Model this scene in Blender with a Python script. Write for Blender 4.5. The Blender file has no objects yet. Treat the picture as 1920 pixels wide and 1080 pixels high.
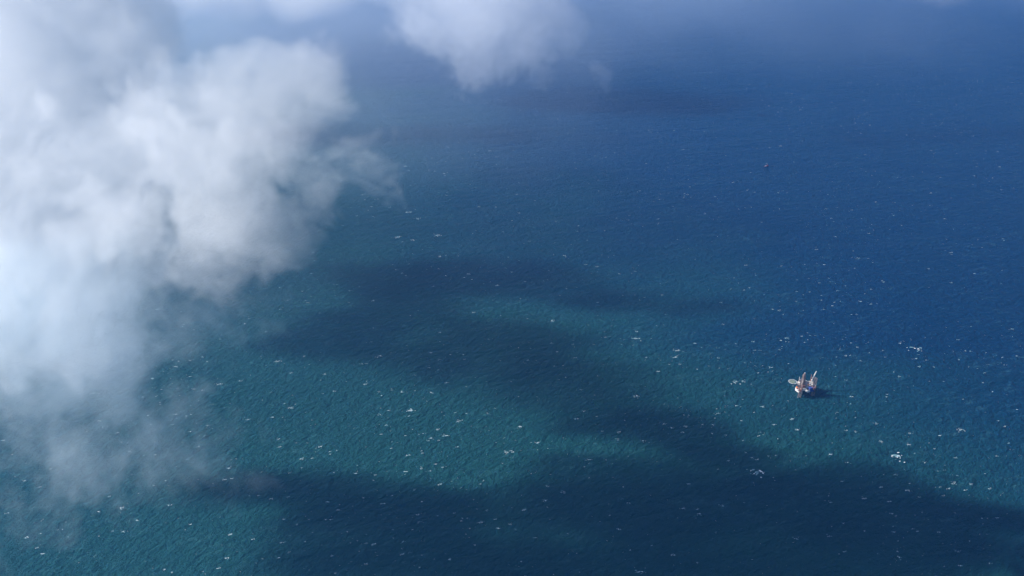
import bpy, bmesh, math, random
from mathutils import Vector, Matrix
R = math.radians
PI = math.pi
scene = bpy.context.scene
COL = scene.collection
random.seed(7)

# ------------------------------------------------------------------ camera
CAM_Z = 1330.0
PITCH = 27.0
F = 1663.0                      # focal length in photograph pixels (1920 wide)
cam_d = bpy.data.cameras.new('camera')
cam = bpy.data.objects.new('camera', cam_d)
COL.objects.link(cam)
cam.location = (0, 0, CAM_Z)
cam.rotation_euler = (R(90 - PITCH), 0, 0)
cam_d.sensor_width = 36.0
cam_d.lens = F / 1920 * 36.0
cam_d.clip_start = 1.0
cam_d.clip_end = 300000.0
scene.camera = cam

# ------------------------------------------------------------------ sky, sun, exposure
SUN_EL, SUN_AZ = 34.0, -85.0     # azimuth clockwise from +Y, so the sun stands left of the view
world = bpy.data.worlds.new("World")
scene.world = world
world.use_nodes = True
nt = world.node_tree
bg = nt.nodes['Background']
sky = nt.nodes.new('ShaderNodeTexSky')
sky.sky_type = 'NISHITA'
sky.sun_disc = False
sky.sun_elevation = R(SUN_EL)
sky.sun_rotation = R(SUN_AZ)
sky.altitude = 0
sky.air_density = 1.0
sky.dust_density = 0.3
sky.ozone_density = 2.5
nt.links.new(sky.outputs[0], bg.inputs[0])
bg.inputs[1].default_value = 0.068
SUN_DIR = Vector((math.sin(R(SUN_AZ)) * math.cos(R(SUN_EL)), math.cos(R(SUN_AZ)) * math.cos(R(SUN_EL)), math.sin(R(SUN_EL))))
sun_d = bpy.data.lights.new('sun', 'SUN')
sun_d.energy = 4.9
sun_d.angle = R(0.5)
sun_d.color = (1.0, 0.97, 0.935)
sun = bpy.data.objects.new('sun', sun_d)
COL.objects.link(sun)
sun.location = SUN_DIR * 6000
sun.rotation_euler = SUN_DIR.to_track_quat('Z', 'Y').to_euler()

scene.view_settings.view_transform = 'Standard'
scene.view_settings.look = 'None'
scene.view_settings.exposure = 0.75
scene.view_settings.gamma = 1.0

cy = scene.cycles
cy.max_bounces = 18
cy.diffuse_bounces = 2
cy.glossy_bounces = 2
cy.transmission_bounces = 2
cy.transparent_max_bounces = 16
cy.volume_bounces = 16
cy.volume_step_rate = 1.0
cy.volume_max_steps = 400
cy.use_denoising = True
cy.denoiser = 'OPENIMAGEDENOISE'
cy.denoising_prefilter = 'ACCURATE'
cy.sample_clamp_indirect = 4.0
cy.use_adaptive_sampling = True
cy.adaptive_threshold = 0.02

# ------------------------------------------------------------------ helpers
_s, _c = math.sin(R(PITCH)), math.cos(R(PITCH))
def ray(px, py):
    x, y = (px - 960) / F, -(py - 540) / F
    return Vector((x, _c + y * _s, -_s + y * _c))
def W(px, py, z=0.0):
    """point of height z seen at photograph pixel px, py"""
    d = ray(px, py)
    return Vector((0, 0, CAM_Z)) + d * ((z - CAM_Z) / d.z)
def D(px, py, dist):
    """point at forward distance dist metres"""
    return Vector((0, 0, CAM_Z)) + ray(px, py) * dist

def tag(o, label=None, cat=None, group=None, kind=None):
    if label: o['label'] = label
    if cat: o['category'] = cat
    if group: o['group'] = group
    if kind: o['kind'] = kind
    return o
def empty(name, loc=(0, 0, 0), rz=0.0):
    o = bpy.data.objects.new(name, None)
    COL.objects.link(o)
    o.location = loc
    o.rotation_euler = (0, 0, rz)
    o.empty_display_size = 5
    return o

class MB:
    def __init__(s):
        s.v, s.f, s.m = [], [], []
    def poly(s, pts, mi=0):
        n = len(s.v)
        s.v += [tuple(p) for p in pts]
        s.f.append(list(range(n, n + len(pts)))); s.m.append(mi)
    def prism(s, pts, z0, z1, mi=0):
        """pts counter-clockwise (x, y)"""
        n, k = len(s.v), len(pts)
        s.v += [(p[0], p[1], z0) for p in pts] + [(p[0], p[1], z1) for p in pts]
        s.f.append([n + i for i in range(k)][::-1]); s.m.append(mi)
        s.f.append([n + k + i for i in range(k)]); s.m.append(mi)
        for i in range(k):
            j = (i + 1) % k
            s.f.append([n + i, n + j, n + k + j, n + k + i]); s.m.append(mi)
    def box(s, c, size, rz=0.0, mi=0):
        hx, hy = size[0] / 2, size[1] / 2
        cs, sn = math.cos(rz), math.sin(rz)
        s.prism([(c[0] + x * cs - y * sn, c[1] + x * sn + y * cs) for x, y in ((-hx, -hy), (hx, -hy), (hx, hy), (-hx, hy))],
                c[2] - size[2] / 2, c[2] + size[2] / 2, mi)
    def tube(s, a, b, r0, r1=None, n=6, mi=0):
        a, b = Vector(a), Vector(b)
        r1 = r0 if r1 is None else r1
        q = (b - a).to_track_quat('Z', 'Y').to_matrix()
        k = len(s.v)
        for p, r in ((a, r0), (b, r1)):
            for i in range(n):
                t = 2 * PI * i / n
                s.v.append(tuple(p + q @ Vector((math.cos(t) * r, math.sin(t) * r, 0))))
        for i in range(n):
            j = (i + 1) % n
            s.f.append([k + i, k + j, k + n + j, k + n + i]); s.m.append(mi)
        s.f.append([k + i for i in range(n)][::-1]); s.m.append(mi)
        s.f.append([k + n + i for i in range(n)]); s.m.append(mi)
    def lattice(s, a, b, w0, w1, bay, r=0.25, rb=0.13, sides=3, phase=0.0):
        """a truss mast between a and b, with chords and zigzag braces"""
        a, b = Vector(a), Vector(b)
        L = (b - a).length
        q = (b - a).to_track_quat('Z', 'Y').to_matrix()
        nb = max(2, round(L / bay))
        rings = []
        for k in range(nb + 1):
            t = k / nb
            w = w0 + (w1 - w0) * t
            rings.append([a + (b - a) * t + q @ Vector((math.cos(phase + 2 * PI * i / sides) * w, math.sin(phase + 2 * PI * i / sides) * w, 0)) for i in range(sides)])
        for i in range(sides):
            s.tube(rings[0][i], rings[-1][i], r, r, 6)
        for k in range(nb):
            for i in range(sides):
                j = (i + 1) % sides
                s.tube(rings[k][i], rings[k + 1][j], rb, rb, 4)
                s.tube(rings[k + 1][i], rings[k][j], rb, rb, 4)
                s.tube(rings[k + 1][i], rings[k + 1][j], rb, rb, 4)
    def build(s, name, mats, parent=None, loc=None, bevel=0.0):
        me = bpy.data.meshes.new(name)
        me.from_pydata(s.v, [], s.f)
        for m in (mats if isinstance(mats, (list, tuple)) else [mats]):
            me.materials.append(m)
        me.polygons.foreach_set('material_index', s.m)
        me.update()
        o = bpy.data.objects.new(name, me)
        COL.objects.link(o)
        if parent: o.parent = parent
        if loc is not None: o.location = loc
        if bevel:
            bv = o.modifiers.new('bevel', 'BEVEL'); bv.width = bevel; bv.segments = 2; bv.limit_method = 'ANGLE'
        return o

def paint(name, col, rough=0.55, metal=0.0, wear=0.25, scale=0.35, wearcol=None):
    """weathered paint: base colour with streaky patches of dirt and rust"""
    m = bpy.data.materials.new(name); m.use_nodes = True
    t = m.node_tree; b = t.nodes['Principled BSDF']
    tc = t.nodes.new('ShaderNodeTexCoord')
    mp = t.nodes.new('ShaderNodeMapping'); mp.inputs['Scale'].default_value = (1, 1, 0.35)
    n = t.nodes.new('ShaderNodeTexNoise'); n.inputs['Scale'].default_value = scale; n.inputs['Detail'].default_value = 6; n.inputs['Roughness'].default_value = .65
    r = t.nodes.new('ShaderNodeValToRGB')
    r.color_ramp.elements[0].position = .52; r.color_ramp.elements[1].position = .72
    r.color_ramp.elements[0].color = (0, 0, 0, 1); r.color_ramp.elements[1].color = (1, 1, 1, 1)
    mu = t.nodes.new('ShaderNodeMath'); mu.operation = 'MULTIPLY'; mu.inputs[1].default_value = wear
    mx = t.nodes.new('ShaderNodeMix'); mx.data_type = 'RGBA'
    mx.inputs[6].default_value = (*col, 1)
    mx.inputs[7].default_value = (*(wearcol or (.12, .055, .03)), 1)
    t.links.new(tc.outputs['Object'], mp.inputs[0]); t.links.new(mp.outputs[0], n.inputs[0]); t.links.new(n.outputs[0], r.inputs[0])
    t.links.new(r.outputs[0], mu.inputs[0]); t.links.new(mu.outputs[0], mx.inputs[0]); t.links.new(mx.outputs[2], b.inputs['Base Color'])
    b.inputs['Roughness'].default_value = rough; b.inputs['Metallic'].default_value = metal
    return m

# ------------------------------------------------------------------ sea
def sea_material():
    m = bpy.data.materials.new('sea_water'); m.use_nodes = True
    t = m.node_tree; L = t.links.new; N = t.nodes.new
    b = t.nodes['Principled BSDF']
    tc = N('ShaderNodeTexCoord')
    def noise(scale, stretch=(1, 1, 1), rot=0.0, detail=4, rough=.55, dist=0.0):
        mp = N('ShaderNodeMapping'); mp.vector_type = 'TEXTURE'
        mp.inputs['Rotation'].default_value = (0, 0, R(rot)); mp.inputs['Scale'].default_value = stretch
        n = N('ShaderNodeTexNoise'); n.inputs['Scale'].default_value = scale
        n.inputs['Detail'].default_value = detail; n.inputs['Roughness'].default_value = rough; n.inputs['Distortion'].default_value = dist
        L(tc.outputs['Object'], mp.inputs[0]); L(mp.outputs[0], n.inputs[0])
        return n.outputs[0]
    def math_(op, a, c, clamp=False):
        q = N('ShaderNodeMath'); q.operation = op; q.use_clamp = clamp
        for i, v in enumerate((a, c)):
            if isinstance(v, (int, float)): q.inputs[i].default_value = v
            else: L(v, q.inputs[i])
        return q.outputs[0]
    def ramp(v, a, c):
        q = N('ShaderNodeMapRange'); q.inputs[1].default_value = a; q.inputs[2].default_value = c; q.interpolation_type = 'SMOOTHSTEP'
        L(v, q.inputs[0]); return q.outputs[0]
    # turbid teal water, brightened for sun glitter and mist, and clearer blue water in wide drifting patches
    big = noise(1 / 2200, (1.6, 1, 1), 12, 4, .5, .4)
    mix = N('ShaderNodeMix'); mix.data_type = 'RGBA'
    # clearer and bluer towards the open sea, away to the right
    sx = N('ShaderNodeSeparateXYZ'); L(tc.outputs['Object'], sx.inputs[0])
    drift = math_('ADD', math_('MULTIPLY', sx.outputs[0], 1 / 5000), math_('MULTIPLY', math_('SUBTRACT', sx.outputs[1], 3200), 1 / 9000))
    L(ramp(math_('ADD', big, drift), .40, .68), mix.inputs[0])
    mix.inputs[6].default_value = (*SEA_TEAL, 1)
    mix.inputs[7].default_value = (*SEA_BLUE, 1)
    # streaks of fine foam and bubbles lifted by the wind
    st = noise(1 / 16, (2.2, 1, 1), 20, 6, .7, .5)
    st2 = noise(1 / 170, (1.5, 1, 1), -20, 3, .6)
    foam = math_('MULTIPLY', ramp(st, .50, .78), ramp(st2, .36, .62))
    mf = N('ShaderNodeMix'); mf.data_type = 'RGBA'
    L(math_('MULTIPLY', foam, .20), mf.inputs[0]); L(mix.outputs[2], mf.inputs[6]); mf.inputs[7].default_value = (.14, .36, .40, 1)
    L(mf.outputs[2], b.inputs['Base Color'])
    b.inputs['Roughness'].default_value = .24
    b.inputs['IOR'].default_value = 1.333
    b.inputs['Specular IOR Level'].default_value = .13
    b.inputs['Specular Tint'].default_value = (.0, .55, 1, 1)
    # wind sea: three crossing trains of waves
    w1 = noise(1 / 22, (1.7, 1, 1), 34, 5, .74, 0)
    w2 = noise(1 / 95, (4.5, 1, 1), 14, 4, .6, .3)
    w3 = noise(1 / 12, (1.6, 1, 1), 62, 3, .6, .2)
    h = math_('ADD', math_('ADD', math_('MULTIPLY', w1, 18.0), math_('MULTIPLY', w2, 22.0)), math_('MULTIPLY', w3, 7.0))
    bp = N('ShaderNodeBump'); bp.inputs['Strength'].default_value = 1.0; bp.inputs['Distance'].default_value = SEA_BUMP
    L(h, bp.inputs['Height']); L(bp.outputs[0], b.inputs['Normal'])
    return m
SEA_TEAL = (.0095, .058, .062)
SEA_BLUE = (.0012, .026, .070)
SEA_BUMP = 1.0
mb = MB()
S_ = 90000
mb.poly([(-S_, -S_, 0), (S_, -S_, 0), (S_, S_, 0), (-S_, S_, 0)])
sea = mb.build('sea', sea_material())
tag(sea, kind='structure')

# whitecaps: ragged little sheets of foam lying on the crests
mfoam = bpy.data.materials.new('foam'); mfoam.use_nodes = True
mfoam.node_tree.nodes['Principled BSDF'].inputs['Base Color'].default_value = (.88, .93, .95, 1)
mfoam.node_tree.nodes['Principled BSDF'].inputs['Roughness'].default_value = .8
BIG_CAPS = [(808, 822, 9), (835, 817, 10), (950, 848, 9), (768, 770, 12), (411, 721, 8), (295, 580, 12), (1191, 743, 9), (1194, 635, 13),
            (1485, 786, 9), (1495, 806, 7), (1380, 716, 13), (1392, 714, 7), (1418, 886, 22), (1681, 856, 24), (1706, 812, 7), (1651, 828, 8), (1721, 654, 18),
            (1802, 806, 10), (1605, 810, 7), (1704, 834, 8), (1476, 634, 7), (1022, 939, 10), (1009, 830, 8), (228, 953, 8), (231, 997, 7), (211, 996, 6),
            (600, 838, 7), (683, 721, 7), (1207, 827, 8), (1104, 862, 9), (1095, 771, 7), (879, 514, 7), (699, 564, 10), (933, 535, 9), (1281, 954, 8), (1265, 670, 9),
            (1270, 657, 8), (1570, 545, 6), (1394, 544, 6), (1449, 580, 7), (1460, 582, 8), (1608, 484, 9), (761, 312, 8), (745, 445, 14), (774, 450, 10), (820, 442, 16),
            (898, 388, 7), (765, 398, 14), (785, 410, 12), (1037, 602, 8), (712, 668, 8), (1308, 955, 6), (1556, 852, 7), (1621, 935, 7), (1820, 908, 8), (1702, 920, 9), (900, 980, 8),
            (1498, 745, 5), (1496, 744, 3), (1523, 742, 4), (545, 765, 8), (566, 860, 8), (508, 935, 7), (540, 932, 6), (14, 962, 6), (520, 678, 8), (655, 545, 6), (860, 790, 8), (975, 800, 8), (1160, 810, 7), (1345, 775, 6), (1245, 795, 7)]
def foam_patch(c, L, Wd, ang, rnd):
    k = rnd.randint(6, 9)
    pts = []
    for i in range(k):
        t = 2 * PI * (i + rnd.uniform(-.3, .3)) / k
        rr = rnd.uniform(.45, 1.0)
        x, y = math.cos(t) * L * rr, math.sin(t) * Wd * rr
        y += .35 * Wd * math.cos(x / L * 2.5)
        pts.append((c[0] + x * math.cos(ang) - y * math.sin(ang), c[1] + x * math.sin(ang) + y * math.cos(ang), c[2]))
    return pts
rnd = random.Random(3)
mthin = bpy.data.materials.new('thin_foam'); mthin.use_nodes = True
mthin.node_tree.nodes['Principled BSDF'].inputs['Base Color'].default_value = (.16, .30, .33, 1)
mthin.node_tree.nodes['Principled BSDF'].inputs['Roughness'].default_value = .8
mb = MB()
from mathutils import noise as mnoise
def whitecap(x, y, size, sub):
    a = R(rnd.gauss(9, 8))
    z = .35
    if size > 4:                 # fading foam left behind the crest
        for q in range(3):
            mb.poly(foam_patch((x + rnd.gauss(0, size * .35), y + rnd.gauss(0, size * .25), z), size * rnd.uniform(.25, .5), size * rnd.uniform(.08, .2), a + rnd.gauss(0, .3), rnd), 1)
            z += .01
    k = 1 if size < 5 else 2 + int(size / 4)
    for q in range(k):           # the crest breaks into ragged pieces along its length
        t = (q - (k - 1) / 2) / k * size * 1.2
        w_ = size / k * rnd.uniform(.35, .8) if k > 1 else size * rnd.uniform(.4, .6)
        z += .01
        mb.poly(foam_patch((x + t * math.cos(a) + rnd.gauss(0, .06 * size), y + t * math.sin(a) + rnd.gauss(0, .09 * size), z), w_, min(w_ * .7, size * rnd.uniform(.07, .16)), a + rnd.gauss(0, .3), rnd), 0 if rnd.random() < .75 else 1)
    for k in range(sub):
        z += .01
        ss = size * rnd.uniform(.07, .2)
        mb.poly(foam_patch((x + rnd.gauss(0, size * .6), y + rnd.gauss(0, size * .4), z), ss, ss * rnd.uniform(.3, .6), R(rnd.gauss(12, 30)), rnd), rnd.choice((0, 1)))
for px, py, s in BIG_CAPS:
    p = W(px, py)
    whitecap(p.x, p.y, s * p.y / F * (.62 if py < 600 else .95), 8)
n = 0
while n < 20000:
    # spread evenly over the picture's piece of sea: an area-true sample out to 8 km
    y = math.sqrt(rnd.uniform(900 ** 2, 7800 ** 2)); x = rnd.uniform(-.72, .72) * y
    if y > 2300 and rnd.random() < .6: continue
    g = mnoise.noise(Vector((x / 420, y / 420, 2.0))) + .5 * mnoise.noise(Vector((x / 130, y / 130, 9.0)))
    if rnd.random() > .16 + .7 * max(0, g): continue
    s = min(8.5, 1.6 * math.exp(rnd.gauss(.35, .62)))
    whitecap(x, y, s, rnd.choice((0, 0, 1, 2)))
    n += 1
caps = mb.build('whitecaps', [mfoam, mthin])
tag(caps, 'white foam flecks of breaking wave crests scattered over the blue sea', 'foam', kind='stuff')

# ------------------------------------------------------------------ clouds
def cloud_material(name, density, col=(1, 1, 1), aniso=.15):
    m = bpy.data.materials.new(name); m.use_nodes = True
    t = m.node_tree; t.nodes.remove(t.nodes['Principled BSDF'])
    v = t.nodes.new('ShaderNodeVolumePrincipled')
    v.inputs['Color'].default_value = (*col, 1)
    v.inputs['Density'].default_value = density
    v.inputs['Anisotropy'].default_value = aniso
    t.links.new(v.outputs[0], t.nodes['Material Output'].inputs['Volume'])
    m.cycles.volume_sampling = 'MULTIPLE_IMPORTANCE'
    return m

def make_cloud(name, lobes, mat, voxel, nscale=160.0, amp=.55, gain=2.2, thr=.0, seed=0.0, rough=.58, detail=5, label=None, hi_amp=0.0):
    """lobes: (centre, (rx, ry, rz), weight).  The cloud is one field of density: lobes worn by turbulence."""
    lo = Vector((1e9,) * 3); hi = Vector((-1e9,) * 3)
    for c, r, w in lobes:
        for i in range(3):
            lo[i] = min(lo[i], c[i] - r[i] * 1.25 - nscale * .3); hi[i] = max(hi[i], c[i] + r[i] * 1.25 + nscale * .3)
    base = Vector(((lo.x + hi.x) / 2, (lo.y + hi.y) / 2, lo.z))
    g = bpy.data.node_groups.new(name, 'GeometryNodeTree')
    g.interface.new_socket('Geometry', in_out='INPUT', socket_type='NodeSocketGeometry')
    g.interface.new_socket('Geometry', in_out='OUTPUT', socket_type='NodeSocketGeometry')
    N = g.nodes.new; L = g.links.new
    out = N('NodeGroupOutput')
    pos = N('GeometryNodeInputPosition').outputs[0]
    def M(op, *a, clamp=False):
        q = N('ShaderNodeMath'); q.operation = op; q.use_clamp = clamp
        for i, v in enumerate(a):
            if isinstance(v, (int, float)): q.inputs[i].default_value = v
            else: L(v, q.inputs[i])
        return q.outputs[0]
    # domain warp gives curled, torn edges
    nw = N('ShaderNodeTexNoise'); nw.noise_dimensions = '4D'; nw.inputs['W'].default_value = seed + 5; nw.inputs['Scale'].default_value = 1 / (nscale * 1.3)
    nw.inputs['Detail'].default_value = 3
    sb = N('ShaderNodeVectorMath'); sb.operation = 'SUBTRACT'; L(nw.outputs['Color'], sb.inputs[0]); sb.inputs[1].default_value = (.5, .5, .5)
    sc = N('ShaderNodeVectorMath'); sc.operation = 'SCALE'; L(sb.outputs[0], sc.inputs[0]); sc.inputs['Scale'].default_value = nscale * .9
    ad = N('ShaderNodeVectorMath'); ad.operation = 'ADD'; L(pos, ad.inputs[0]); L(sc.outputs[0], ad.inputs[1])
    wp = ad.outputs[0]
    f = None
    for c, r, w in lobes:
        a = N('ShaderNodeVectorMath'); a.operation = 'SUBTRACT'; L(wp, a.inputs[0]); a.inputs[1].default_value = Vector(c) - base
        d = N('ShaderNodeVectorMath'); d.operation = 'DIVIDE'; L(a.outputs[0], d.inputs[0]); d.inputs[1].default_value = r
        l = N('ShaderNodeVectorMath'); l.operation = 'LENGTH'; L(d.outputs[0], l.inputs[0])
        q = M('MULTIPLY', M('SUBTRACT', 1.0, l.outputs['Value']), w) if w != 1 else M('SUBTRACT', 1.0, l.outputs['Value'])
        f = q if f is None else M('SMOOTH_MAX', f, q, .12)
    nz = N('ShaderNodeTexNoise'); nz.noise_dimensions = '4D'; nz.inputs['W'].default_value = seed; nz.inputs['Scale'].default_value = 1 / nscale
    nz.inputs['Detail'].default_value = detail; nz.inputs['Roughness'].default_value = rough
    L(wp, nz.inputs['Vector'])
    h = M('MULTIPLY', M('SUBTRACT', nz.outputs[0], .5), amp * 2)
    if hi_amp:      # billows: rounded cauliflower knobs at the smaller scale
        n2 = N('ShaderNodeTexNoise'); n2.noise_dimensions = '4D'; n2.inputs['W'].default_value = seed + 11; n2.inputs['Scale'].default_value = 3.2 / nscale
        n2.inputs['Detail'].default_value = 4; n2.inputs['Roughness'].default_value = .62; L(wp, n2.inputs['Vector'])
        h = M('ADD', h, M('MULTIPLY', M('SUBTRACT', M('ABSOLUTE', M('SUBTRACT', M('MULTIPLY', n2.outputs[0], 2.0), 1.0)), .14), hi_amp))
    f2 = M('SUBTRACT', M('ADD', f, h), thr)
    # never leave density outside the lobes' own reach
    dens = M('MULTIPLY', M('MULTIPLY', f2, gain, clamp=True), M('MULTIPLY', M('ADD', f, .35), 4.0, clamp=True))
    vc = N('GeometryNodeVolumeCube')
    L(dens, vc.inputs['Density'])
    vc.inputs['Background'].default_value = 0
    vc.inputs['Min'].default_value = lo - base; vc.inputs['Max'].default_value = hi - base
    for ax, i in (('X', 0), ('Y', 1), ('Z', 2)):
        vc.inputs['Resolution ' + ax].default_value = max(8, int((hi[i] - lo[i]) / voxel))
    sm = N('GeometryNodeSetMaterial'); sm.inputs['Material'].default_value = mat
    L(vc.outputs[0], sm.inputs[0]); L(sm.outputs[0], out.inputs[0])
    me = bpy.data.meshes.new(name); me.materials.append(mat)
    o = bpy.data.objects.new(name, me); COL.objects.link(o); o.location = base
    mod = o.modifiers.new('cloud_density', 'NODES'); mod.node_group = g
    tag(o, label, 'cloud', kind='stuff')
    return o

def lob(px, py, dist, r, w=1.0, deep=1.0):
    """lobe of radius r metres (or (rx, ry, rz)) centred where pixel px, py looks at forward distance dist"""
    r = (r, r * deep, r) if not isinstance(r, tuple) else r
    return (D(px, py, dist), r, w)

CL = []
# tall bank of cloud on the left, about 1.5 km away
A = 1500
for px, py, dd, r, w in [
        (-60, -90, 40, 210, 1.4), (90, -70, 40, 170, 1.2), (-100, 70, 40, 200, 1.5), (60, 40, 20, 200, 1.6), (-90, 230, 0, 170, 1.3), (20, 160, -20, 170, 1.3), (180, 60, 20, 150, 1.6), (255, 85, 0, 95, 1.15), (90, 210, -20, 170, 1.1), (150, 330, -40, 190, 1.0),
        (-10, 330, -40, 190, 1.2), (90, 350, -60, 170, 1.0), (250, 310, -20, 150, 1.1), (350, 250, 20, 160, 1.2), (470, 190, 40, 140, 1.25), (400, 310, 0, 150, 1.0),
        (490, 100, 30, 75, 1.1), (575, 135, 20, 85, 1.1), (600, 200, 0, 80, 1.0), (545, 270, 0, 110, 1.0), (385, 150, 40, 85, .95), (420, 370, -10, 140, .9),
        (480, 430, -30, 115, .9), (535, 465, -30, 75, .85), (400, 470, -40, 110, .75), (250, 430, -60, 150, .85), (90, 480, -90, 170, .9), (-20, 470, -80, 150, .9),
        (170, 570, -120, 140, .74), (40, 590, -120, 130, .62), (610, 330, 0, 110, .42)]:
    if px > 300: px, dd, r = px - 18, dd - 150, r * .9      # the right-hand towers stand nearer than the main mass
    else: dd += 20 if px < 200 else -60
    CL.append(lob(px, py, A + dd, r, w))
m_a = cloud_material('cloud_vapour_bank', .0056)
make_cloud('cloud_bank', CL, m_a, 3.6, 250, .80, 5.0, .13, 2.7, .70, detail=7, hi_amp=1.15, label='tall white cloud bank filling the left of the view')

m_w = cloud_material('cloud_vapour_wisp', .0040, (.84, .94, 1))
CL = [lob(px, py, A + dd, r, w) for px, py, dd, r, w in [
    (30, 600, -110, 190, 1.0), (180, 610, -130, 150, 1.0), (215, 690, -150, 110, .95), (240, 750, -160, 90, .85), (310, 800, -170, 75, .6), (110, 700, -150, 130, .72), (-10, 690, -130, 150, .75), (370, 790, -170, 60, .5),
    (60, 800, -180, 120, .42), (180, 850, -190, 120, .38), (390, 870, -190, 90, .36), (10, 880, -190, 110, .36), (520, 560, -90, 100, .35), (330, 560, -90, 130, .5)]]
make_cloud('cloud_wisp', CL, m_w, 4.0, 210, .95, 2.2, .13, 6.4, .70, detail=7, hi_amp=1.0, label='thin torn shreds of mist hanging below the cloud bank on the left')
m_b = cloud_material('cloud_vapour_puff', .0017)
B = 4800
CL = [lob(px, py, B + dd, r * 1.37, w) for px, py, dd, r, w in [
        (900, -30, 0, 335, 1.2), (800, 20, 0, 215, 1.1), (760, 30, 0, 135, .9), (1010, 50, 0, 205, 1.1), (900, 85, 0, 185, 1.1), (1070, 60, 0, 120, .8), (970, 115, 0, 105, .9),
        (1040, 150, 0, 65, .5), (1135, 150, 0, 75, .42), (720, 50, 0, 80, .6)]]
make_cloud('cloud_puff', CL, m_b, 9.5, 440, .85, 3.6, .13, 4.1, .70, detail=6, hi_amp=1.1, label='rounded white cloud at the top centre of the view')

m_c = cloud_material('cloud_vapour_far', .004)
Cd = 4200
CL = [lob(px, py, Cd + dd, r, w) for px, py, dd, r, w in [
        (560, -15, 0, (420, 300, 120), .95), (380, -10, 0, (400, 300, 130), 1.0), (180, 0, 0, (500, 300, 220), 1.0), (700, -20, 0, (300, 200, 90), .6), (1350, -45, 0, (900, 300, 130), .6), (1800, -40, 0, (700, 300, 90), .5)]]
make_cloud('far_cloud', CL, m_c, 16.0, 380, .6, 1.2, .1, 8.2, .62, label='low far cloud strung along the top edge of the view')
# thin veils of mist in front of the far sea, thicker towards the sun
m_v = cloud_material('mist_vapour', .00068, (.86, .93, 1), aniso=.4)
CL = [lob(px, py, dd, r, w) for px, py, dd, r, w in [
    (100, 180, 2900, (1100, 500, 480), 1.0), (380, 130, 3200, (1300, 600, 520), 1.0), (600, 180, 3200, (1300, 600, 480), .6), (350, 430, 2300, (700, 350, 330), .4)]]
make_cloud('mist_veil', CL, m_v, 30.0, 500, .3, .95, .0, 21.0, label='thin pale mist spread over the sea behind the cloud bank')
m_f = cloud_material('far_mist_vapour', .00028, (.80, .90, 1), aniso=.3)
CL = [((x, y, z), (2600, 1900, 420), w) for x, y, z, w in ((-3000, 5900, 330, 1.1), (-600, 6300, 330, 1.0), (2200, 6900, 330, .8), (4800, 7200, 330, .7), (0, 8600, 330, .9))]
make_cloud('far_mist', CL, m_f, 70.0, 1500, .5, 1.3, .0, 31.0, label='faint far band of mist along the top of the sea')
# broken cumulus drifting above the aircraft, out of the frame; it shades patches of the sea
m_s = [cloud_material('cloud_vapour_high', d) for d in (.0065, .013, .0015)]
HS = 1900.0
def shade(px, py, rx, ry, w=1.0):
    return (W(px, py) + SUN_DIR * (HS / SUN_DIR.z), (rx, ry, 95.0), w)
for i, (nm, sh, lbl) in enumerate((
    ('shading_cloud', [shade(700, 600, 330, 330), shade(760, 530, 330, 240), shade(960, 520, 360, 220), shade(1130, 560, 240, 130, .9), shade(1250, 575, 200, 90, .7), shade(880, 650, 420, 260), shade(1080, 720, 300, 200), shade(620, 640, 200, 170), shade(1180, 740, 170, 120)], 'broken cloud above the aircraft shading the middle of the sea'),
    ('shading_cloud', [shade(1240, 800, 210, 120), shade(1340, 850, 170, 110), shade(1420, 900, 120, 80, .9), shade(1240, 900, 300, 110), shade(1060, 960, 420, 130), shade(750, 960, 420, 130), shade(560, 920, 280, 110), shade(850, 1050, 520, 120), shade(1900, 1060, 170, 80), shade(1870, 970, 150, 70, .9), shade(1560, 1000, 130, 90)], 'broken cloud above the aircraft shading the nearest sea'),
    ('shading_cloud', [shade(1050, 335, 520, 230, .9), shade(700, 238, 360, 120, .7)], 'broken cloud above the aircraft shading the far sea'))):
    make_cloud(nm, sh, m_s[i], 20.0, 240, .95, 2.2, .02, 12 + i * 3.3, .66, hi_amp=.9, label=lbl)

# ------------------------------------------------------------------ haze
def haze_box():
    m = bpy.data.materials.new('haze_air'); m.use_nodes = True
    t = m.node_tree; t.nodes.remove(t.nodes['Principled BSDF'])
    v = t.nodes.new('ShaderNodeVolumePrincipled')
    v.inputs['Color'].default_value = (*HAZE_COL, 1)
    v.inputs['Density'].default_value = HAZE
    v.inputs['Anisotropy'].default_value = HAZE_G
    t.links.new(v.outputs[0], t.nodes['Material Output'].inputs['Volume'])
    mb = MB(); s = 60000
    mb.prism([(-s, -s), (s, -s), (s, s), (-s, s)], -1, 1500)
    o = mb.build('haze', m)
    tag(o, 'thin blue haze hanging over the whole sea', 'haze', kind='stuff')
HAZE = 3.8e-5
HAZE_COL = (.11, .40, 1.0)
HAZE_G = .35
haze_box()
# ------------------------------------------------------------------ jack-up drilling rig
BASE = W(1512.5, 741, 0)
def Z(u, v, z):
    """point of height z on the rig, seen at u, v of the close-up (18 to the photograph's pixel), from the rig's base"""
    return W(1470 + u / 18, 690 + v / 18, z) - BASE
white = paint('white_rig_paint', (.72, .70, .66), .5, wear=.45, scale=.25, wearcol=(.32, .17, .10))
cream = paint('cream_panel_paint', (.66, .60, .52), .55, wear=.35, scale=.3)
rust = paint('rusty_red_steel', (.30, .13, .09), .7, wear=.6, scale=.4, wearcol=(.5, .42, .38))
legm = paint('faded_leg_steel', (.29, .21, .19), .6, wear=.55, scale=.3, wearcol=(.62, .55, .52))
darkm = paint('shaded_deck_steel', (.03, .035, .055), .75, wear=.4, scale=.12, wearcol=(.20, .12, .09))  # deck steel, its colour darkened to carry the shade lying there
bluem = paint('blue_hull_shade', (.035, .07, .26), .5, wear=.3, scale=.2, wearcol=(.02, .03, .07))  # blue stands for shade on the white hull's right face
orange = paint('orange_lifeboat_shell', (.85, .24, .04), .4, wear=.15)
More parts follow.
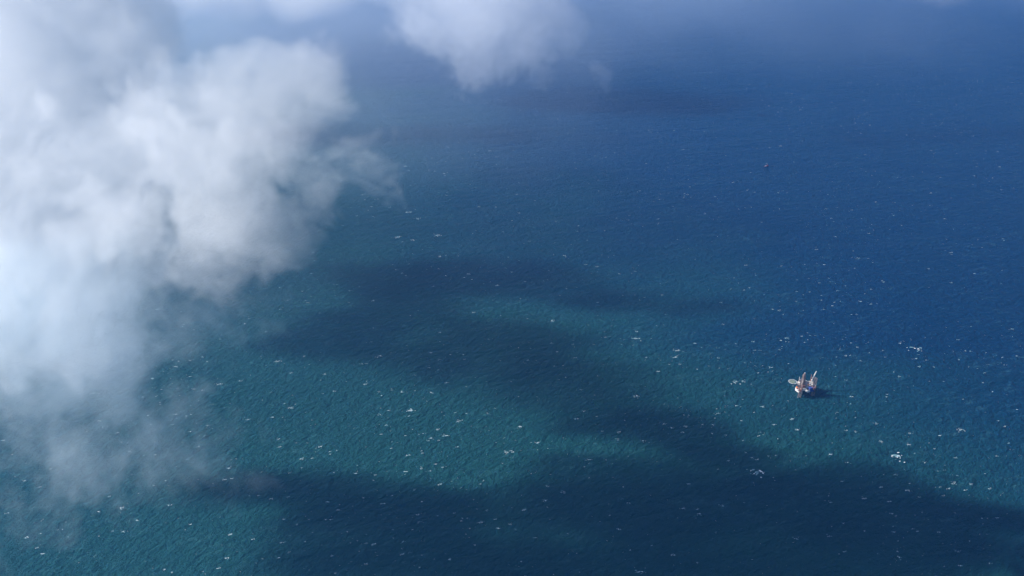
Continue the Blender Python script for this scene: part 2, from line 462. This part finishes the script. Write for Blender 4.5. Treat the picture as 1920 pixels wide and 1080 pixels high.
grey = paint('pale_grey_steel', (.50, .54, .56), .5, wear=.3)
yell = paint('yellow_line_paint', (.50, .49, .26), .6, wear=.2)
green = paint('green_helideck_coating', (.07, .125, .12), .8, wear=.25, scale=.5, wearcol=(.08, .11, .12))
glassm = paint('dark_window_glass', (.02, .03, .04), .1, wear=0)
rig = empty('drilling_rig', BASE)
tag(rig, 'white and rust-red jack-up drilling rig with round helideck standing alone in the open sea', 'oil rig')

HB, HT = 14.0, 21.0
outline = [Z(385, 655, HT), Z(400, 690, HT), Z(515, 775, HT), Z(545, 735, HT), Z(590, 690, HT), Z(735, 690, HT), Z(760, 735, HT), Z(812, 765, HT), Z(1040, 690, HT),
           Z(1065, 600, HT), Z(1000, 500, HT), Z(800, 440, HT), Z(600, 385, HT), Z(520, 390, HT), Z(430, 520, HT)]
outline = [(p.x, p.y) for p in outline]
mb = MB(); mb.prism(outline, HB, HT)
hull = mb.build('hull', white, rig, bevel=.15)
mb = MB()
cx = sum(p[0] for p in outline) / len(outline); cyy = sum(p[1] for p in outline) / len(outline)
mb.prism([(cx + (x - cx) * .965, cyy + (y - cyy) * .965) for x, y in outline], HT + .01, HT + .12)
mb.build('deck_plating', darkm, hull)
mb = MB()
for i in range(len(outline)):
    a, b = outline[i], outline[(i + 1) % len(outline)]
    for zz in (.6, 1.2):
        mb.tube((a[0], a[1], HT + zz), (b[0], b[1], HT + zz), .05, n=4)
    L_ = math.dist(a, b); k = max(1, int(L_ / 2.5))
    for j in range(k):
        x, y = a[0] + (b[0] - a[0]) * j / k, a[1] + (b[1] - a[1]) * j / k
        mb.tube((x, y, HT), (x, y, HT + 1.2), .05, n=4)
mb.build('railing', grey, hull)

legs = [((505, 985), 58.0), ((960, 930), 56.0), ((560, 865), 60.0)]
for (u, v), top in legs:
    b = Z(u, v, 0)
    mb = MB(); mb.lattice((b.x, b.y, -6), (b.x, b.y, top), 4.6, 4.6, 4.6, .42, .18, 3, .4)
    lg = mb.build('leg', legm, rig)
    mb = MB()
    for k in range(3):
        t = .4 + 2 * PI * k / 3
        x, y = b.x + math.cos(t) * 4.6, b.y + math.sin(t) * 4.6
        mb.box((x, y, HT + 3.6), (3.4, 3.4, 7.0), t)
    mb.build('jack_house', rust, rig, bevel=.1)

# helideck on its truss
hc = Z(295, 460, 33.0)
def ring(mb, c, r0, r1, z, n=40, mi=0):
    for i in range(n):
        a, b = 2 * PI * i / n, 2 * PI * (i + 1) / n
        mb.poly([(c.x + r0 * math.cos(a), c.y + r0 * math.sin(a), z), (c.x + r1 * math.cos(a), c.y + r1 * math.sin(a), z),
                 (c.x + r1 * math.cos(b), c.y + r1 * math.sin(b), z), (c.x + r0 * math.cos(b), c.y + r0 * math.sin(b), z)], mi)
def circ(c, r, n=16, ph=0): return [(c.x + r * math.cos(ph + 2 * PI * i / n), c.y + r * math.sin(ph + 2 * PI * i / n)) for i in range(n)]
mb = MB(); mb.prism(circ(hc, 10.6, 16, .2), 32.2, 33.0); heli = mb.build('helideck', green, rig)
mb = MB(); ring(mb, hc, 9.6, 10.25, 33.05); mb.build('edge_line', paint('white_line_paint', (.8, .8, .78), .6, wear=.1), heli)
ac = Vector((hc.x - 1.9, hc.y + .4, 0))
mb = MB(); ring(mb, ac, 5.1, 5.9, 33.09)
mb.build('landing_circle', yell, heli)
mb = MB()
for sx in (-1.1, 1.1): mb.box((ac.x + sx, ac.y, 33.10), (.6, 3.8, .04))
mb.box((ac.x, ac.y, 33.10), (1.6, .6, .04))
mb.build('marking_letter', yell, heli)
mb = MB(); ring(mb, hc, 10.65, 12.0, 33.15, 32)
for i in range(16):
    t = .2 + 2 * PI * i / 16
    mb.tube((hc.x + 10.5 * math.cos(t), hc.y + 10.5 * math.sin(t), 32.7), (hc.x + 12.05 * math.cos(t), hc.y + 12.05 * math.sin(t), 33.2), .08, n=4)
mb.build('safety_net', paint('net_steel', (.22, .26, .27), .7, wear=.3), heli)
mb = MB()
p0 = Z(430, 560, 20)
for dx, dy in ((0, 5), (0, -5), (5, 0)):
    mb.lattice((p0.x + 2, p0.y + dy * .6, 17), (hc.x + dx + 1, hc.y + dy, 31.8), 1.1, .7, 2.6, .2, .1, 3)
for k in range(-3, 4):
    w = math.sqrt(10 ** 2 - (k * 3) ** 2)
    mb.box((hc.x + k * 3, hc.y, 31.9), (.35, 2 * w, .5))
mb.box((hc.x, hc.y, 31.4), (18, .5, .45))
mb.build('helideck_truss', grey, heli)
# walkway from the helideck to the quarters
q0 = Z(500, 520, 30)
mb = MB(); a = Vector((hc.x + 10.2, hc.y, 32.5)); b_ = Vector((q0.x - 4.5, q0.y, 32.5))
mb.box(((a.x + b_.x) / 2, (a.y + b_.y) / 2, 32.45), ((b_ - a).length, 1.6, .2), math.atan2(b_.y - a.y, b_.x - a.x))
mb.build('gangway', grey, rig)

# accommodation block
mb = MB()
mb.box((q0.x, q0.y, 25.6), (10.5, 12, 9.0)); mb.box((q0.x - .5, q0.y + .5, 31.4), (8.5, 9, 2.5))
quarters = mb.build('accommodation_block', cream, rig, bevel=.15)
for lv in range(3):
    for k in range(4):
        mb = MB(); mb.box((q0.x - 5.28, q0.y - 4.4 + k * 2.9, 23 + lv * 2.9), (.12, 1.1, .9)); mb.build('window', glassm, quarters)
        mb = MB(); mb.box((q0.x - 3.7 + k * 2.5, q0.y - 6.03, 23 + lv * 2.9), (1.1, .12, .9)); mb.build('window', glassm, quarters)
mb = MB(); mb.tube((q0.x + 1, q0.y + 2, 32.6), (q0.x + 1, q0.y + 2, 44), .16); mb.tube((q0.x - 2, q0.y - 2, 32.6), (q0.x - 2, q0.y - 2, 38), .12)
mb.tube((q0.x + 1, q0.y + .6, 41), (q0.x + 1, q0.y + 3.4, 41), .1, n=5)
mb.build('radio_mast', white, quarters)

# drilling derrick
dc = Z(625, 640, 22)
mb = MB(); mb.box((dc.x, dc.y, 25), (10, 10, 6)); mb.box((dc.x + 1, dc.y - 4.8, 29.2), (7, 3, 2.3))
floor_ = mb.build('drill_floor', rust, rig, bevel=.1)
mb = MB(); mb.lattice((dc.x, dc.y, 28), (dc.x, dc.y, 64), 6.2, 2.0, 3.4, .38, .2, 4, PI / 4)
mb.box((dc.x, dc.y, 44), (6.0, 6.0, .5)); mb.box((dc.x, dc.y, 64.4), (3.4, 3.4, .9))
der = mb.build('derrick', legm, rig)
mb = MB(); mb.box((dc.x, dc.y, 65.9), (2.2, 1.6, 2.0)); mb.build('crown_block', white, der)
mb = MB(); mb.box((dc.x, dc.y, 39), (1.4, 1.4, 3.2)); mb.tube((dc.x, dc.y, 28.2), (dc.x, dc.y, 37.4), .22); mb.tube((dc.x, dc.y, 40.6), (dc.x, dc.y, 64), .12, n=4)
mb.build('travelling_block', yell, der)
mb = MB(); mb.box((dc.x - 3.2, dc.y, 36), (.5, 7.5, 13)); mb.build('wind_wall', white, der)

# cranes
def crane(ped, zt, boom_tip, mat, w, cabm):
    c = MB(); c.tube((ped.x, ped.y, HT), (ped.x, ped.y, zt - 2.4), 1.5, 1.3, 10)
    cr = c.build('crane_pedestal', white, rig)
    c = MB(); c.box((ped.x, ped.y, zt - .9), (4.4, 4.0, 2.8)); c.box((ped.x + .2, ped.y - 2.9, zt - .7), (1.9, 1.7, 2.4))
    c.build('crane_cab', cabm, cr, bevel=.1)
    root = Vector((ped.x, ped.y, zt + .5)); tip = root + Vector(boom_tip)
    c = MB(); c.lattice(root, tip, w, w * .45, 2.2, .34 * w, .16 * w, 4, PI / 4)
    c.build('crane_boom', mat, cr)
    back = root + Vector((-boom_tip[0] * .12, -boom_tip[1] * .2, 7))
    c = MB()
    for dy in (-1.1, 1.1):
        c.tube(root + Vector((-.8, dy, 0)), back, .22, n=5); c.tube(root + Vector((1.2, dy, 0)), back, .16, n=5)
    c.tube(back, tip, .09, n=4)
    c.build('gantry', rust, cr)
    c = MB(); c.tube(tip, tip - Vector((0, 0, 9)), .08, n=4); c.box(tip - Vector((0, 0, 9.6)), (.8, .8, 1.2))
    c.build('hook', yell, cr)
crane(Z(955, 400, 32), 32, (8.2, 3.0, 25), white, 1.5, white)
crane(Z(900, 450, 30), 30, (1.5, 6.0, 18), rust, .85, cream)
crane(Z(500, 470, 31), 31, (.5, 1.0, 15), white, .7, cream)

# block over the hull's right face, painted blue for its shade; deck gear
a = Z(935, 665, 24)
mb = MB(); mb.box((a.x, a.y - .5, 20.6), (15.5, 9.0, 11.4), R(12)); mb.box((a.x + 2, a.y + 5.0, 23), (9, 4.5, 4), R(12)); mb.build('hull_shade_block', bluem, rig, bevel=.12)
a = Z(1000, 460, 27)
mb = MB(); mb.box((a.x, a.y, 25.0), (6.4, 5.5, 7.8), R(8)); mb.box((a.x - 1, a.y - 5.2, 23.4), (5, 3.8, 4.6), R(8)); mb.build('pump_house', cream, rig, bevel=.12)
a = Z(775, 640, 23)
mb = MB(); mb.box((a.x, a.y, 23.1), (6.5, 7.5, 4.0), R(10)); mb.box((a.x + .8, a.y - .5, 25.9), (3.4, 4.0, 1.6), R(10)); mb.build('engine_house', cream, rig, bevel=.12)
a = Z(690, 690, 22)
mb = MB()
for k in range(9):
    mb.tube((a.x - 4, a.y - 2 + k * .8, 21.9 + .5 * (k % 2)), (a.x + 5, a.y - 1 + k * .8, 21.9 + .5 * (k % 2)), .34, n=7)
mb.build('pipe_rack', grey, rig)
for (u, v, s, m) in ((560, 700, 2.6, white), (505, 690, 2.2, cream), (640, 660, 2.4, rust), (475, 735, 2.0, white), (590, 600, 2.2, rust), (840, 560, 2.6, rust), (880, 600, 2.2, white),
                     (720, 610, 2.2, rust), (960, 560, 2.6, white), (1030, 640, 2.0, rust)):
    a = Z(u, v, 23); mb = MB(); mb.box((a.x, a.y, HT + s * .55 + .12), (s * 2.1, s * 1.1, s * 1.1), rnd.uniform(-.4, .6)); mb.build('cargo_container', m, rig, bevel=.06)
for (u, v) in ((432, 650), (462, 610)):
    a = Z(u, v, 24); mb = MB()
    L_, n_ = 4.6, 8
    secs = [(-1, .25), (-.75, .8), (-.3, 1.05), (.3, 1.05), (.75, .8), (1, .25)]
    rings = []
    for t, s in secs:
        k0 = len(mb.v)
        for i in range(n_):
            an = 2 * PI * i / n_
            mb.v.append((a.x + math.cos(an) * 1.35 * s, a.y + t * L_, 24 + math.sin(an) * 1.35 * s)); 
        rings.append(k0)
    for q in range(len(rings) - 1):
        for i in range(n_):
            j = (i + 1) % n_
            mb.f.append([rings[q] + i, rings[q + 1] + i, rings[q + 1] + j, rings[q] + j]); mb.m.append(0)
    mb.f.append([rings[0] + i for i in range(n_)]); mb.m.append(0); mb.f.append([rings[-1] + i for i in range(n_)][::-1]); mb.m.append(0)
    lb = mb.build('lifeboat', orange, rig)
    mb = MB(); mb.box((a.x, a.y + .3, 25.7), (1.3, 2.6, .9)); mb.build('canopy', orange, lb)
    for dy in (-2.6, 2.6):
        mb = MB()
        mb.tube((a.x + 1.8, a.y + dy, HT), (a.x + 1.8, a.y + dy, 26.6), .18, n=5); mb.tube((a.x + 1.8, a.y + dy, 26.6), (a.x, a.y + dy, 26.9), .15, n=5)
        mb.tube((a.x, a.y + dy, 26.9), (a.x, a.y + dy, 24.8), .06, n=4)
        mb.build('davit', grey, lb)
# burner boom hung out over the right side
a = Z(1040, 650, 21)
mb = MB(); mb.lattice(a, a + Vector((9, -1.5, 2.5)), .8, .35, 1.8, .16, .09, 3); mb.build('burner_boom', rust, rig)

# ------------------------------------------------------------------ small far boat
bp_ = W(1437, 312, 0)
boat = empty('fishing_boat', bp_, R(24))
tag(boat, 'tiny dark red boat far off on the blue water beyond the rig', 'boat')
redh = paint('dark_red_hull_paint', (.13, .022, .03), .6, wear=.2)
mb = MB()
st = [(-11, 2.6, 2.4), (-6, 3.2, 2.2), (2, 3.3, 2.4), (8, 2.3, 3.3), (12, .25, 4.4)]
k0 = len(mb.v)
for x, w, h in st: mb.v += [(x, -w, h), (x * .94, -w * .55, -.9), (x * .94, w * .55, -.9), (x, w, h)]
for q in range(len(st) - 1):
    a = k0 + q * 4; b = a + 4
    for i in range(3): mb.f.append([a + i, b + i, b + i + 1, a + i + 1]); mb.m.append(0)
    mb.f.append([a + 3, b + 3, b, a]); mb.m.append(0)
mb.f.append([0, 1, 2, 3]); mb.m.append(0); mb.f.append([k0 + 16 + i for i in (3, 2, 1, 0)]); mb.m.append(0)
mb.build('hull', redh, boat)
mb = MB(); mb.box((4.2, 0, 4.4), (5.0, 4.2, 3.6)); mb.box((4.6, 0, 7.0), (3.4, 3.4, 1.7)); wh = mb.build('wheelhouse', redh, boat, bevel=.08)
mb = MB(); mb.box((6.45, 0, 7.1), (.1, 2.8, .7)); mb.build('window', glassm, wh)
mb = MB(); mb.tube((3.5, 0, 7.8), (3.5, 0, 13.5), .16); mb.tube((3.5, -1, 11.5), (3.5, 1, 11.5), .08, n=4); mb.build('mast', grey, boat)
mb = MB(); mb.tube((-7, 0, 2.3), (-7, 0, 8.5), .18); mb.tube((-7, 0, 8.3), (-1, 0, 6.6), .1, n=4); mb.build('derrick_post', grey, boat)
mb = MB(); mb.box((-4, 0, 2.75), (6.4, 3.6, .9)); mb.build('hatch', grey, boat)
